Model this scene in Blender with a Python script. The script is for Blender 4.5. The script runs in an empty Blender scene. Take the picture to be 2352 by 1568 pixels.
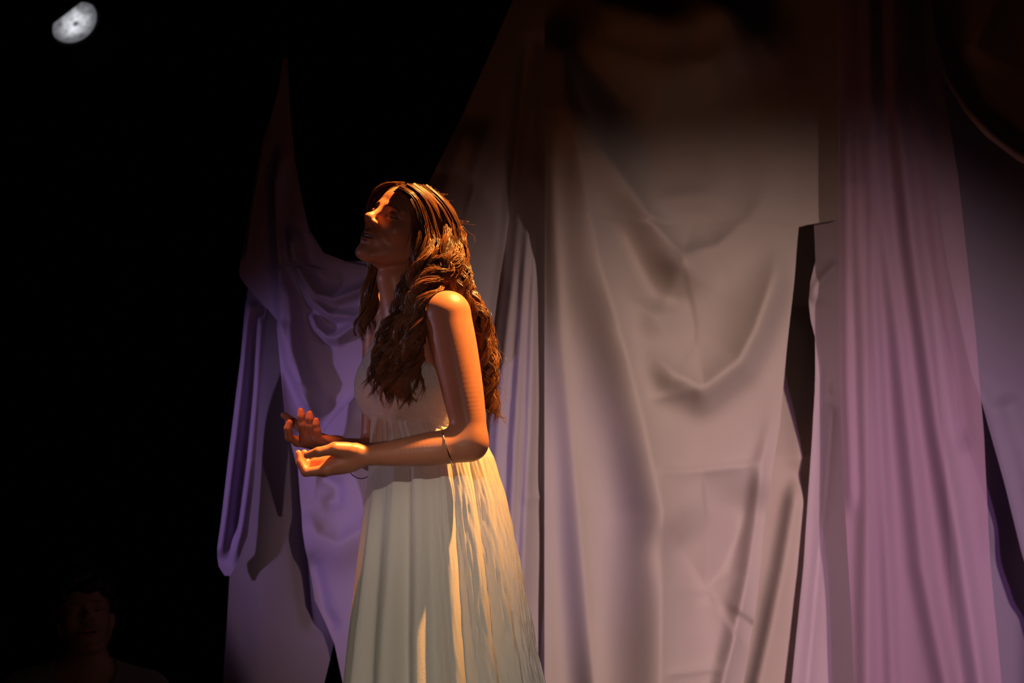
import bpy, math, random
import numpy as np
from mathutils import Vector, Matrix
random.seed(7); RNG = np.random.default_rng(11)
C = bpy.context.scene.collection
SC = bpy.context.scene
PI = math.pi

# ------------------------------------------------------------------ camera
FPX = 2352 * 85 / 36; PITCH = math.radians(3.77); CAM = np.array([0, -5.55, 0.925])
cd = bpy.data.cameras.new('camera'); cam = bpy.data.objects.new('camera', cd); C.objects.link(cam)
cd.lens = 85; cd.sensor_width = 36; cam.location = CAM; cam.rotation_euler = (PI/2 + PITCH, 0, 0)
cd.dof.use_dof = True; cd.dof.focus_distance = 5.45; cd.dof.aperture_fstop = 5.0
SC.camera = cam
CP, SP = math.cos(PITCH), math.sin(PITCH)
def ray(px, py):
    u = (np.asarray(px, float) - 1176) / FPX; v = -(np.asarray(py, float) - 784) / FPX
    return np.stack([u, CP - v*SP + 0*u, SP + v*CP + 0*u], -1)
def at(px, py, Y):                                  # pixel + depth plane -> world point
    d = ray(px, py); t = (np.asarray(Y, float) - CAM[1]) / d[..., 1]
    return CAM + d * t[..., None]

# ------------------------------------------------------------------ world, exposure
w = bpy.data.worlds.new('world'); SC.world = w; w.use_nodes = True
bg = w.node_tree.nodes['Background']; bg.inputs[0].default_value = (1.0, 0.72, 0.80, 1); bg.inputs[1].default_value = 0.004
vs = SC.view_settings; vs.view_transform = 'Standard'; vs.look = 'None'; vs.exposure = 0.0; vs.gamma = 1.0; vs.use_curve_mapping = False

# ------------------------------------------------------------------ stage lights out of frame, plus two added fills (her front, the dim figure)
def spot(name, loc, target, energy, color, angle, blend, radius):
    l = bpy.data.lights.new(name, 'SPOT'); l.energy = energy; l.color = color
    l.spot_size = math.radians(angle); l.spot_blend = blend; l.shadow_soft_size = radius
    o = bpy.data.objects.new(name, l); C.objects.link(o); o.location = loc
    o.rotation_euler = (Vector(target) - Vector(loc)).to_track_quat('-Z', 'Y').to_euler()
    return o
spot('amber_back_light', (1.22, 0.07, 4.38), (-0.20, -0.05, 1.53), 3100, (1.0, 0.43, 0.10), 18.5, 0.9, 0.05)
spot('amber_hand_light', (-0.62, -1.30, 4.60), (-0.475, -0.10, 1.03), 640, (1.0, 0.24, 0.05), 4.2, 0.5, 0.03)
spot('cream_top_light', (-0.3, -4.4, 3.0), (-0.14, 0.0, 0.36), 275, (1.0, 0.85, 0.70), 13.5, 0.5, 0.05)
spot('front_wash_light', (3.0, -5.0, 2.6), (0.64, 1.4, 0.60), 1300, (1.0, 0.67, 0.59), 24, 1.0, 0.08)
spot('rose_fill_light', (-0.35, -5.7, 0.75), (-0.22, 0.0, 1.16), 120, (1.0, 0.64, 0.60), 11, 1.0, 0.08)  # added low front fill for her upper body, no stage lamp
spot('lavender_rim_light', (-3.3, 0.35, 1.5), (-0.30, 0.0, 1.15), 36, (0.80, 0.66, 1.0), 17, 0.8, 0.06)
spot('lavender_left_light', (-3.2, -1.6, 1.3), (-0.52, 1.2, 0.95), 190, (0.80, 0.50, 1.0), 18.5, 0.95, 0.06)
spot('magenta_right_light', (2.2, -3.6, 2.0), (1.15, 1.4, 0.60), 180, (0.95, 0.40, 1.0), 22, 0.95, 0.08)
spot('figure_fill_light', (0.4, -3.0, 1.6), (-1.23, 1.4, 0.5), 2.2, (1.0, 0.62, 0.58), 16, 0.8, 0.1)  # added weak fill so the figure below the stage shows; no lamp known there

# ------------------------------------------------------------------ helpers
def link_mesh(name, verts, faces, mat=None, parent=None, smooth=True, col=None):
    me = bpy.data.meshes.new(name)
    v = np.asarray(verts, np.float32); f = np.asarray(faces, np.int32)
    n = f.shape[1]
    me.vertices.add(len(v)); me.vertices.foreach_set('co', v.ravel())
    me.loops.add(f.size); me.loops.foreach_set('vertex_index', f.ravel())
    me.polygons.add(len(f)); me.polygons.foreach_set('loop_start', np.arange(0, f.size, n, dtype=np.int32))
    me.polygons.foreach_set('loop_total', np.full(len(f), n, np.int32))
    me.update(calc_edges=True)
    if smooth: me.polygons.foreach_set('use_smooth', np.ones(len(f), bool))
    if col is not None:
        a = me.color_attributes.new('Col', 'FLOAT_COLOR', 'POINT')
        a.data.foreach_set('color', np.concatenate([col, np.ones((len(col), 1))], 1).astype(np.float32).ravel())
    if mat: me.materials.append(mat)
    o = bpy.data.objects.new(name, me); C.objects.link(o)
    if parent: o.parent = parent; o.matrix_parent_inverse = Matrix.Translation(parent.location).inverted()
    return o
class MB:                                           # collects simple pieces into one mesh (triangles and quads)
    def __init__(s): s.v = []; s.f = []
    def add(s, v, f):
        o = len(s.v); s.v += [tuple(map(float, p)) for p in v]; s.f += [tuple(i + o for i in q) for q in f]; return s
    def box(s, lo, hi):
        x0, y0, z0 = lo; x1, y1, z1 = hi
        return s.add([(x0,y0,z0),(x1,y0,z0),(x1,y1,z0),(x0,y1,z0),(x0,y0,z1),(x1,y0,z1),(x1,y1,z1),(x0,y1,z1)],
                     [(0,3,2,1),(4,5,6,7),(0,1,5,4),(1,2,6,5),(2,3,7,6),(3,0,4,7)])
    def lathe(s, o, axis, prof, n=32, close=True):  # prof: list of (along, radius)
        a = Vector(axis).normalized(); u = a.orthogonal().normalized(); w_ = a.cross(u)
        vs_ = []; fs = []
        for (h, r) in prof:
            for i in range(n):
                t = 2*PI*i/n; vs_.append(Vector(o) + a*h + (u*math.cos(t) + w_*math.sin(t))*r)
        for j in range(len(prof)-1):
            for i in range(n):
                k = (i+1) % n; fs.append((j*n+i, j*n+k, (j+1)*n+k, (j+1)*n+i))
        if close: fs.append(tuple(range(n))[::-1]); fs.append(tuple((len(prof)-1)*n+i for i in range(n)))
        return s.add(vs_, fs)
    def tube(s, pts, r, n=8, closed=False):
        pts = [Vector(p) for p in pts]; m = len(pts); vs_ = []; fs = []
        up = None
        for i, p in enumerate(pts):
            a = (pts[(i+1) % m] - pts[i-1]) if closed else (pts[min(i+1, m-1)] - pts[max(i-1, 0)])
            a.normalize()
            up = a.orthogonal().normalized() if up is None else (up - a*up.dot(a)).normalized()
            w_ = a.cross(up)
            for k in range(n):
                t = 2*PI*k/n; vs_.append(p + (up*math.cos(t) + w_*math.sin(t))*r)
        for i in range(m if closed else m-1):
            j = (i+1) % m
            for k in range(n):
                l = (k+1) % n; fs.append((i*n+k, i*n+l, j*n+l, j*n+k))
        return s.add(vs_, fs)
    def build(s, name, mat, parent=None, smooth=False):
        me = bpy.data.meshes.new(name); me.from_pydata(s.v, [], s.f); me.update()
        if smooth: me.polygons.foreach_set('use_smooth', np.ones(len(me.polygons), bool))
        me.materials.append(mat); o = bpy.data.objects.new(name, me); C.objects.link(o)
        if parent: o.parent = parent; o.matrix_parent_inverse = Matrix.Translation(parent.location).inverted()
        return o
def tag(o, label, cat, group=None):
    o['label'] = label; o['category'] = cat
    if group: o['group'] = group
    return o
def empty(name, loc):
    o = bpy.data.objects.new(name, None); o.location = loc; C.objects.link(o); o.empty_display_size = .1; return o

# ------------------------------------------------------------------ materials
def mat(name, color, rough=.6, **kw):
    m = bpy.data.materials.new(name); m.use_nodes = True
    b = m.node_tree.nodes['Principled BSDF']; b.inputs['Base Color'].default_value = (*color, 1); b.inputs['Roughness'].default_value = rough
    for k, v in kw.items(): b.inputs[k].default_value = v
    return m
def N(m, t, **kw):
    n = m.node_tree.nodes.new(t)
    for k, v in kw.items():
        if k in n.inputs: n.inputs[k].default_value = v
        else: setattr(n, k, v)
    return n
def fabric(name, c1, c2, scale=900, bump=.15, wrinkle=.0, stretch=(1,1,1), transl=0., alpha=0., wr_scale=14, sheen=.25):
    m = mat(name, c1, .85); nt = m.node_tree; b = nt.nodes['Principled BSDF']; L = nt.links.new
    b.inputs['Sheen Weight'].default_value = sheen; b.inputs['Specular IOR Level'].default_value = .2
    tc = N(m, 'ShaderNodeTexCoord'); mp = N(m, 'ShaderNodeMapping'); mp.inputs['Scale'].default_value = stretch
    L(tc.outputs['Object'], mp.inputs['Vector'])
    n1 = N(m, 'ShaderNodeTexNoise', Scale=6., Detail=5.); L(mp.outputs[0], n1.inputs['Vector'])
    mix = N(m, 'ShaderNodeMix', data_type='RGBA'); mix.inputs[6].default_value = (*c1, 1); mix.inputs[7].default_value = (*c2, 1)
    L(n1.outputs[0], mix.inputs[0]); L(mix.outputs[2], b.inputs['Base Color'])
    n2 = N(m, 'ShaderNodeTexNoise', Scale=float(scale), Detail=2.); L(tc.outputs['Object'], n2.inputs['Vector'])
    n3 = N(m, 'ShaderNodeTexNoise', Scale=float(wr_scale), Detail=6., Distortion=.6); L(mp.outputs[0], n3.inputs['Vector'])
    ma = N(m, 'ShaderNodeMath', operation='MULTIPLY'); L(n3.outputs[0], ma.inputs[0]); ma.inputs[1].default_value = wrinkle * 20
    mb_ = N(m, 'ShaderNodeMath', operation='ADD'); L(ma.outputs[0], mb_.inputs[0]); L(n2.outputs[0], mb_.inputs[1])
    bp = N(m, 'ShaderNodeBump', Strength=bump, Distance=.002); L(mb_.outputs[0], bp.inputs['Height']); L(bp.outputs[0], b.inputs['Normal'])
    out = nt.nodes['Material Output']; last = b.outputs[0]
    if transl:
        t = N(m, 'ShaderNodeBsdfTranslucent'); L(mix.outputs[2], t.inputs[0]); x = N(m, 'ShaderNodeMixShader'); x.inputs[0].default_value = transl
        L(last, x.inputs[1]); L(t.outputs[0], x.inputs[2]); last = x.outputs[0]
    if alpha:
        t = N(m, 'ShaderNodeBsdfTransparent'); x = N(m, 'ShaderNodeMixShader'); x.inputs[0].default_value = alpha
        L(last, x.inputs[1]); L(t.outputs[0], x.inputs[2]); last = x.outputs[0]
    L(last, out.inputs['Surface'])
    return m
def speckle(m, c1, c2, scale, rough=None):
    nt = m.node_tree; b = nt.nodes['Principled BSDF']
    tc = N(m, 'ShaderNodeTexCoord'); n = N(m, 'ShaderNodeTexNoise', Scale=float(scale), Detail=6.)
    nt.links.new(tc.outputs['Object'], n.inputs['Vector'])
    mix = N(m, 'ShaderNodeMix', data_type='RGBA'); mix.inputs[6].default_value = (*c1, 1); mix.inputs[7].default_value = (*c2, 1)
    nt.links.new(n.outputs[0], mix.inputs[0]); nt.links.new(mix.outputs[2], b.inputs['Base Color']); return m
def skin_mat(name, tint):
    m = mat(name, tint, .42); nt = m.node_tree; b = nt.nodes['Principled BSDF']; L = nt.links.new
    at_ = N(m, 'ShaderNodeAttribute', attribute_name='Col')
    tc = N(m, 'ShaderNodeTexCoord'); n = N(m, 'ShaderNodeTexNoise', Scale=40., Detail=6.); L(tc.outputs['Object'], n.inputs['Vector'])
    mr = N(m, 'ShaderNodeMapRange'); mr.inputs[3].default_value = .88; mr.inputs[4].default_value = 1.1; L(n.outputs[0], mr.inputs[0])
    mx = N(m, 'ShaderNodeVectorMath', operation='SCALE'); L(at_.outputs['Color'], mx.inputs[0]); L(mr.outputs[0], mx.inputs[3])
    L(mx.outputs[0], b.inputs['Base Color'])
    b.inputs['Subsurface Weight'].default_value = .22; b.inputs['Subsurface Radius'].default_value = (1, .28, .12); b.inputs['Subsurface Scale'].default_value = .012
    b.inputs['Specular IOR Level'].default_value = .45
    n2 = N(m, 'ShaderNodeTexNoise', Scale=420., Detail=3.); L(tc.outputs['Object'], n2.inputs['Vector'])
    bp = N(m, 'ShaderNodeBump', Strength=.12, Distance=.001); L(n2.outputs[0], bp.inputs['Height']); L(bp.outputs[0], b.inputs['Normal'])
    return m
def hair_mat(name, c1, c2, transl=.25, rough=.32):
    m = mat(name, c1, rough); nt = m.node_tree; b = nt.nodes['Principled BSDF']; L = nt.links.new
    at_ = N(m, 'ShaderNodeAttribute', attribute_name='Col')
    L(at_.outputs['Color'], b.inputs['Base Color']); b.inputs['Specular IOR Level'].default_value = .55
    t = N(m, 'ShaderNodeBsdfTranslucent'); L(at_.outputs['Color'], t.inputs[0])
    x = N(m, 'ShaderNodeMixShader'); x.inputs[0].default_value = transl; L(b.outputs[0], x.inputs[1]); L(t.outputs[0], x.inputs[2])
    L(x.outputs[0], nt.nodes['Material Output'].inputs['Surface']); return m

M_black = speckle(mat('black_paint', (.006,.006,.007), .8), (.004,.004,.005), (.009,.008,.009), 8)
M_floor = speckle(mat('black_stage_floor', (.012,.011,.011), .6), (.008,.008,.008), (.02,.018,.018), 5)
M_metal = speckle(mat('black_metal', (.01,.01,.011), .5, Metallic=.3), (.008,.008,.009), (.016,.016,.018), 30)
M_cream = fabric('cream_muslin', (.60,.55,.50), (.54,.49,.45), bump=.18, wrinkle=.02, transl=.12)
M_tan = fabric('tan_muslin', (.58,.52,.44), (.52,.46,.39), bump=.18, wrinkle=.02, transl=.10)
M_pink = fabric('pale_lavender_muslin', (.58,.50,.55), (.52,.44,.50), bump=.15, wrinkle=.02, transl=.12)
M_tent = fabric('grey_lavender_muslin', (.56,.51,.53), (.50,.45,.48), bump=.18, wrinkle=.02, transl=.12)
M_sheer = fabric('sheer_mauve_voile', (.58,.40,.55), (.52,.35,.50), bump=.12, transl=.25, alpha=.34, stretch=(6,1,.4))
M_violet = fabric('violet_chiffon', (.46,.38,.60), (.40,.33,.54), bump=.12, wrinkle=.02, transl=.22)
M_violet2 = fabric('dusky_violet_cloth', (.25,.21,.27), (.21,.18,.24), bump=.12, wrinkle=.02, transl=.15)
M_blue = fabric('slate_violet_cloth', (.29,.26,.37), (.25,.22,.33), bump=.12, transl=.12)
M_dress = fabric('white_crinkled_gauze', (.80,.77,.71), (.74,.71,.65), scale=700, bump=.5, wrinkle=.10, stretch=(1,1,.16), transl=.15, wr_scale=55)
M_bodice = fabric('white_textured_bodice', (.76,.73,.67), (.68,.65,.60), scale=500, bump=.8, wrinkle=.2, transl=.08, wr_scale=70)
M_skin = skin_mat('fair_skin', (.7,.45,.34)); M_skin2 = skin_mat('tan_skin', (.5,.3,.22))
M_hair = hair_mat('auburn_hair', (.16,.06,.022), (.3,.11,.04)); M_hair2 = hair_mat('black_hair', (.008,.007,.006), (.01,.01,.01), .0, .5)
M_shirt = fabric('grey_tshirt_cotton', (.30,.27,.28), (.26,.24,.25), bump=.1)
M_trouser = fabric('dark_trousers', (.03,.03,.035), (.025,.025,.03), bump=.1)
M_silver = mat('silver', (.75,.72,.68), .25, Metallic=1.0); M_gold = mat('thin_gold', (.8,.55,.25), .3, Metallic=1.0)
M_dark = mat('dark_cord', (.02,.015,.015), .5); M_teeth = mat('teeth', (.8,.76,.68), .25)

# ------------------------------------------------------------------ the room: black theatre box
def struct(name, lo, hi, m):
    o = MB().box(lo, hi).build(name, m); o['kind'] = 'structure'; return o
FLOOR = -1.0
struct('floor', (-4.2,-8.2,FLOOR-.1), (4.2,6.2,FLOOR), M_floor)
struct('ceiling', (-4.2,-8.2,5.0), (4.2,6.2,5.1), M_black)
struct('wall_back', (-4.2,6.0,FLOOR), (4.2,6.2,5.0), M_black)
struct('wall_front', (-4.2,-8.2,FLOOR), (4.2,-8.0,5.0), M_black)
struct('wall_left', (-4.2,-8.0,FLOOR), (-4.0,6.0,5.0), M_black)
struct('wall_right', (4.0,-8.0,FLOOR), (4.2,6.0,5.0), M_black)
st = struct('stage_platform', (-.93,-1.6,FLOOR), (3.95,2.6,0), M_floor)

# ------------------------------------------------------------------ draped cloths: sheets with modelled folds
def polysd(X, Y, pts, taper):
    """signed distance to a polyline (right of a downward path is +) and amplitude taper along it"""
    pts = np.array(pts, float); seg = pts[1:] - pts[:-1]; ln = np.hypot(seg[:,0], seg[:,1]); cum = np.concatenate([[0], np.cumsum(ln)]); tot = cum[-1]
    best = np.full(X.shape, 1e9); sg = np.ones(X.shape); tt = np.zeros(X.shape)
    for i in range(len(seg)):
        ox = X - pts[i,0]; oy = Y - pts[i,1]
        t = np.clip((ox*seg[i,0] + oy*seg[i,1]) / (ln[i]**2 + 1e-9), 0, 1)
        dx = ox - t*seg[i,0]; dy = oy - t*seg[i,1]; d = np.hypot(dx, dy)
        m_ = d < best
        cr = -(seg[i,0]*oy - seg[i,1]*ox)
        best = np.where(m_, d, best); sg = np.where(m_, np.sign(cr), sg); tt = np.where(m_, (cum[i] + t*ln[i])/tot, tt)
    a, b = taper
    amp = np.ones(X.shape)
    if a > 0: amp *= np.clip(tt/a, 0, 1)
    if b > 0: amp *= np.clip((1-tt)/b, 0, 1)
    return best*sg, amp*amp*(3-2*amp)
def height(X, Y, ridges):
    h = np.zeros(X.shape)
    for r in ridges:
        kind, A, wl, wr, pts = r[:5]; taper = r[5] if len(r) > 5 else (.15, .15)
        d, amp = polysd(X, Y, pts, taper)
        wd = np.where(d < 0, wl, wr)
        if kind == 'g': p = np.exp(-(d/wd)**2)
        elif kind == 'c': p = np.exp(-np.abs(d)/wd)                     # sharp crest or crease
        elif kind == 's': p = np.where(d < 0, np.exp(d/wl), np.exp(-d/wr)); p = np.where(d < 0, np.exp(-(d/wl)**2), np.exp(-d/wr))
        h += A*amp*p
    return h
def noise2(X, Y, sc, seed):
    r = np.random.default_rng(seed); h = np.zeros(X.shape)
    for k in range(14):
        a = r.uniform(0, 2*PI); f = sc*r.uniform(.5, 1.6); h += np.sin(f*(X*math.cos(a)*2.2 + Y*math.sin(a)*.55) + r.uniform(0, 6.28)) / 14
    return h
def drape(name, Y0, y0, y1, left, right, ridges, m, label, step=6, rough=.004, seed=1, cat='drape', group='draped stage cloths', skew=0., gain=1., soft=2, lean=None):
    left = np.array(left, float); right = np.array(right, float)
    rows = int((y1-y0)/step) + 1
    ys = np.linspace(y0, y1, rows); xl = np.interp(ys, left[:,1], left[:,0]); xr = np.interp(ys, right[:,1], right[:,0])
    cols = max(12, int((xr-xl).max()/step) + 1)
    u = np.linspace(0, 1, cols)
    X = xl[:,None] + (xr-xl)[:,None]*u[None]; Y = np.repeat(ys[:,None], cols, 1)
    h = gain*height(X, Y, ridges) + rough*noise2(X, Y, .03, seed) * 2
    for _ in range(soft):
        g = np.pad(h, 1, 'edge'); h = (g[:-2,1:-1] + g[2:,1:-1] + g[1:-1,:-2] + g[1:-1,2:] + 2*h)/6
    P = at(X, Y, np.full(X.shape, Y0)); P[..., 1] -= h - skew*(X - X.mean())/1000
    if lean is not None:
        dy = np.interp(Y, lean[0], lean[1]); P2 = at(X, Y, Y0 + dy); P[..., 0] = P2[..., 0]; P[..., 2] = P2[..., 2]; P[..., 1] += dy
    P[..., 2] = np.maximum(P[..., 2], .006)
    idx = np.arange(rows*cols).reshape(rows, cols)
    f = np.stack([idx[:-1,:-1], idx[1:,:-1], idx[1:,1:], idx[:-1,1:]], -1).reshape(-1, 4)
    o = link_mesh(name, P.reshape(-1, 3), f, m)
    return tag(o, label, cat, group)

TOP = -330
# main cream cloth
C_R = [(1930,TOP),(1930,504),(1868,514),(1835,519),(1822,650),(1808,788),(1790,981),(1771,1087),(1755,1220),(1733,1407),(1705,1568),(1650,1900)]
R1 = [(1253,TOP),(1253,1900)]
R2 = [(1258,200),(1266,410),(1290,768),(1330,1200),(1363,1568),(1400,1900)]
R3 = [(1272,60),(1300,280),(1334,426),(1377,628),(1427,798),(1470,960),(1494,1077),(1515,1172),(1512,1400),(1508,1900)]
R4 = [(1262,40),(1285,120),(1330,265),(1375,360),(1446,452),(1500,530),(1562,592)]
ridgesC = [
    ('g', .018, 26, 30, R1, (.1, 0)),
    ('s', .050, 38, 60, R2, (.12, 0)),
    ('s', .105, 85, 80, R3, (.15, 0)),
    ('g', -.050, 40, 60, [(1400,470),(1470,600),(1512,690),(1510,740)], (.3, .2)),
    ('s', .080, 70, 30, [(1262,40),(1285,120),(1330,265),(1375,360),(1446,452),(1500,530),(1562,592),(1640,570),(1720,500),(1790,380)], (.12, .45)),
    ('s', .055, 75, 80, [(1580,575),(1556,625),(1535,680),(1500,745),(1450,800)], (.25, .35)),
    ('s', .085, 45, 70, [(1425,770),(1490,815),(1542,866),(1606,893),(1686,832),(1720,765),(1765,640),(1785,540)], (.3, .25)),
    ('c', .012, 12, 8, [(1470,925),(1530,913),(1606,895)], (.3, .1)),
    ('c', .014, 16, 7, [(1494,1082),(1560,1084),(1650,1075),(1748,1064)], (.1, .1)),
    ('s', -.050, 60, 90, [(1515,1185),(1570,1270),(1625,1356),(1665,1300),(1705,1220),(1746,1090)], (.2, .2)),
    ('c', .010, 10, 10, [(1500,1350),(1625,1357),(1715,1320)], (.3, .2)),
    ('s', .040, 18, 30, [(1790,900),(1747,1066),(1735,1200),(1712,1327),(1685,1450),(1654,1568),(1600,1900)], (.3, 0)),
    ('g', .09, 70, 120, [(1270,30),(1340,90),(1420,140),(1520,170),(1620,150),(1720,90),(1800,0)], (.25, .3)),
    ('g', .07, 60, 60, [(1290,-40),(1400,40),(1520,70),(1640,40),(1760,-40)], (.25, .3)),
    ('g', .06, 60, 60, [(1290,-160),(1400,-70),(1540,-40),(1680,-80),(1800,-160)], (.25, .3)),
    ('g', .02, 30, 30, [(1470,472),(1560,462),(1680,450)], (.4, .4)),
    ('c', .012, 8, 8, [(1510,1540),(1600,1535),(1668,1530)], (.2, .2)),
]
drape('hanging_drape', 1.42, TOP, 1888, [(1250,TOP),(1250,1888)], C_R, ridgesC, M_cream,
      'wide cream drape with swagged folds hung in the middle of the backdrop', step=5, seed=3, gain=1.65, soft=3, rough=.007)
# tan cloth behind the opening
drape('hanging_drape', 1.495, TOP, 1880, [(1690,TOP),(1690,1880)], [(1905,TOP),(1905,1880)], [
    ('s', .07, 16, 60, [(1835,1080),(1822,1140),(1795,1300),(1768,1430),(1738,1568),(1700,1872)], (.1, 0)),
    ('g', .02, 30, 30, [(1850,700),(1835,1100)]),
    ], M_tan, 'tan cloth showing through the narrow dark gap beside the cream drape', seed=4, lean=([TOP,700,1050],[.34,.30,0]))
# pale strip right of the gap
drape('hanging_drape', 1.45, 420, 1884, [(1870,420),(1870,513),(1873,600),(1860,650),(1857,690),(1862,735),(1872,775),(1868,900),(1862,1000),(1842,1300),(1815,1568),(1780,1900)],
      [(1990,420),(2000,1900)], [
    ('g', .035, 18, 22, [(1876,760),(1872,900),(1866,1000),(1848,1300),(1822,1568),(1790,1900)], (.1, 0)),
    ('c', -.025, 8, 12, [(1914,860),(1910,980),(1896,1150),(1878,1300),(1855,1568),(1830,1900)], (.1, 0)),
    ('c', .03, 10, 30, [(1930,595),(1895,630),(1868,660),(1860,700)], (.2, .2)),
    ('c', .02, 10, 10, [(1893,905),(1912,930),(1914,870)], (.2, .2)),
    ], M_pink, 'pale strip of cloth with a torn top edge beside the dark gap', seed=5)
# sheer mauve voile
Ef = []
for (pts, A, wl, wr) in [
    ([(1950,TOP),(1960,160),(1968,586),(1978,800),(1986,1140),(1982,1400),(1985,1900)], .045, 14, 34),
    ([(1990,TOP),(2000,200),(2020,500),(2056,768),(2085,1034),(2111,1300),(2165,1568),(2220,1900)], .05, 20, 30),
    ([(2030,TOP),(2050,260),(2085,560),(2114,768),(2143,980),(2191,1247),(2239,1566),(2300,1900)], .07, 20, 30),
    ([(2060,TOP),(2090,200),(2130,420),(2175,760),(2215,1050)], .04, 26, 30),
    ([(1975,TOP),(1990,400),(2015,900),(2035,1300),(2060,1900)], .03, 16, 18),
    ([(1935,TOP),(1940,400),(1945,900),(1955,1200)], .03, 10, 14)]:
    Ef.append(('g', A, wl, wr, pts, (.05, .05)))
drape('sheer_drape', 1.30, TOP, 1894, [(1920,TOP),(1921,0),(1926,300),(1928,900),(1936,1100),(1955,1400),(1970,1894)],
      [(2110,TOP),(2150,100),(2200,400),(2240,760),(2260,1000),(2275,1300),(2300,1568),(2340,1894)], Ef, M_sheer,
      'sheer mauve voile falling in long fanning folds', seed=6)
# cloth behind the voile
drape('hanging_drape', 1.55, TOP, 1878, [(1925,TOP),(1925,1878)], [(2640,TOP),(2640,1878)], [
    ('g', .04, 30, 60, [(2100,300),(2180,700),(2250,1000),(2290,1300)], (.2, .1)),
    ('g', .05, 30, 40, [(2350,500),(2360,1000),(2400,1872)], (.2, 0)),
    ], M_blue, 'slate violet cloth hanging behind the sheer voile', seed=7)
# swag at far right, from the upper right corner
drape('swag_drape', 1.40, TOP, 620, [(2105,TOP),(2112,20),(2135,100),(2165,190),(2210,265),(2260,320),(2330,372),(2420,420),(2600,620)], [(2640,TOP),(2640,620)], [
    ('g', .05, 20, 30, [(2110,0),(2140,100),(2170,185),(2215,258),(2265,310),(2335,362),(2430,410)], (.1, .1)),
    ('s', .05, 14, 60, [(2300,-60),(2280,0),(2250,70),(2216,140)], (.1, .15)),
    ], M_pink, 'dim swag of cloth looping down behind the top of the voile', seed=8)
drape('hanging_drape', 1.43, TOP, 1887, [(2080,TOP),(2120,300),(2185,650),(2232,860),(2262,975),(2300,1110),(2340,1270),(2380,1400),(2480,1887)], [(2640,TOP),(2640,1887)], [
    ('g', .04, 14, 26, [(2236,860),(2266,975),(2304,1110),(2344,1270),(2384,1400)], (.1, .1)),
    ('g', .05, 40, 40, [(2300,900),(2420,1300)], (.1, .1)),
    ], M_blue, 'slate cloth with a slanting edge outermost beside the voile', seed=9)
# tent-like drape behind the woman's head
drape('hanging_drape', 1.438, TOP, 1884, [(1320,TOP),(1215,-80),(1165,30),(1060,270),(975,440),(930,560),(900,700),(880,1000),(865,1568),(860,1884)],
      [(1330,TOP),(1262,-60),(1262,1884)], [
    ('g', -.06, 14, 18, [(1215,60),(1190,280),(1165,560),(1140,740),(1125,900),(1110,1200)], (.1, .1)),
    ('s', .05, 14, 30, [(1195,330),(1178,640),(1160,800),(1140,1000),(1120,1300),(1100,1880)], (.2, 0)),
    ('s', .06, 10, 24, [(1222,420),(1206,640),(1193,850),(1182,1020),(1172,1300),(1150,1880)], (.15, 0)),
    ('s', .05, 9, 18, [(1236,480),(1222,760),(1215,1000),(1205,1200),(1198,1400),(1190,1880)], (.15, 0)),
    ('c', .012, 9, 9, [(1196,1146),(1222,1143),(1250,1138)], (.2, .1)),
    ('g', .05, 18, 22, [(1130,250),(1085,430),(1050,545),(1020,680)], (.25, .2)),
    ('g', -.03, 12, 12, [(1085,400),(1050,540)], (.25, .2)),
    ('g', .05, 30, 40, [(1090,260),(1020,460),(980,640)], (.2, .2)),
    ('s', -.04, 20, 16, [(1250,60),(1246,250),(1244,450)], (.1, .3)),
    ], M_tent, 'tent-like greyish drape narrowing to a high point behind the woman\'s head', step=5, seed=10)
# violet group at the left
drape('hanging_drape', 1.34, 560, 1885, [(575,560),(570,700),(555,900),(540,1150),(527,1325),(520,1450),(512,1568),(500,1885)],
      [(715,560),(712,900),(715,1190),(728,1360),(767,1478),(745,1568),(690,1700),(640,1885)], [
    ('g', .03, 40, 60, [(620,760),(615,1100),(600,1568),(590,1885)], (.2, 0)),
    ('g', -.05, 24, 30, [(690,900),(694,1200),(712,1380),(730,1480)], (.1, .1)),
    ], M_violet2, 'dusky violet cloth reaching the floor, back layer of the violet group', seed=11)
drape('hanging_drape', 1.24, 150, 1322, [(653,150),(640,300),(622,450),(600,560),(585,640),(568,665),(556,820),(545,900),(526,1060),(510,1200),(499,1280),(502,1300),(516,1322)],
      [(658,150),(662,300),(658,450),(650,560),(640,640),(612,705),(604,820),(596,950),(586,1100),(570,1230),(548,1290),(528,1322)], [
    ('g', .05, 12, 18, [(578,680),(562,850),(545,1000),(522,1180),(506,1285)], (.05, .05)),
    ('g', .045, 12, 14, [(602,720),(592,900),(578,1060),(556,1220),(535,1310)], (.05, .1)),
    ('g', -.03, 8, 8, [(590,720),(576,900),(560,1060),(538,1240)], (.05, .1)),
    ], M_violet, 'narrow violet strip ending in a rounded hem above the floor', step=4, seed=12)
drape('hanging_drape', 1.30, 600, 1885, [(668,600),(672,900),(690,1150),(702,1250),(722,1380),(768,1478),(787,1568),(820,1885)],
      [(900,600),(940,900),(960,1885)], [
    ('s', .06, 60, 22, [(700,1160),(735,1225),(780,1245),(830,1215),(900,1130)], (.2, .2)),
    ('g', -.03, 16, 16, [(720,1090),(772,1115),(772,1150),(735,1160)], (.2, .2)),
    ('g', .04, 40, 40, [(870,860),(800,1000),(780,1100)], (.2, .3)),
    ('g', -.03, 16, 20, [(710,1260),(740,1400),(775,1470)], (.2, .2)),
    ], M_violet, 'violet cloth with a pouched fold hanging behind the upturned hands', step=5, seed=13)
A0L = [(650,130),(640,200),(620,275),(600,340),(575,470),(549,622),(552,638),(565,656),(600,694),(640,738),(645,820),(652,900),(660,985),(676,1050),(694,1105),(710,1146)]
A0R = [(660,130),(668,260),(678,370),(694,460),(712,530),(745,582),(800,604),(842,612),(960,620),(960,800),(838,888),(790,940),(742,994),(734,1030),(728,1080),(722,1146)]
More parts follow.
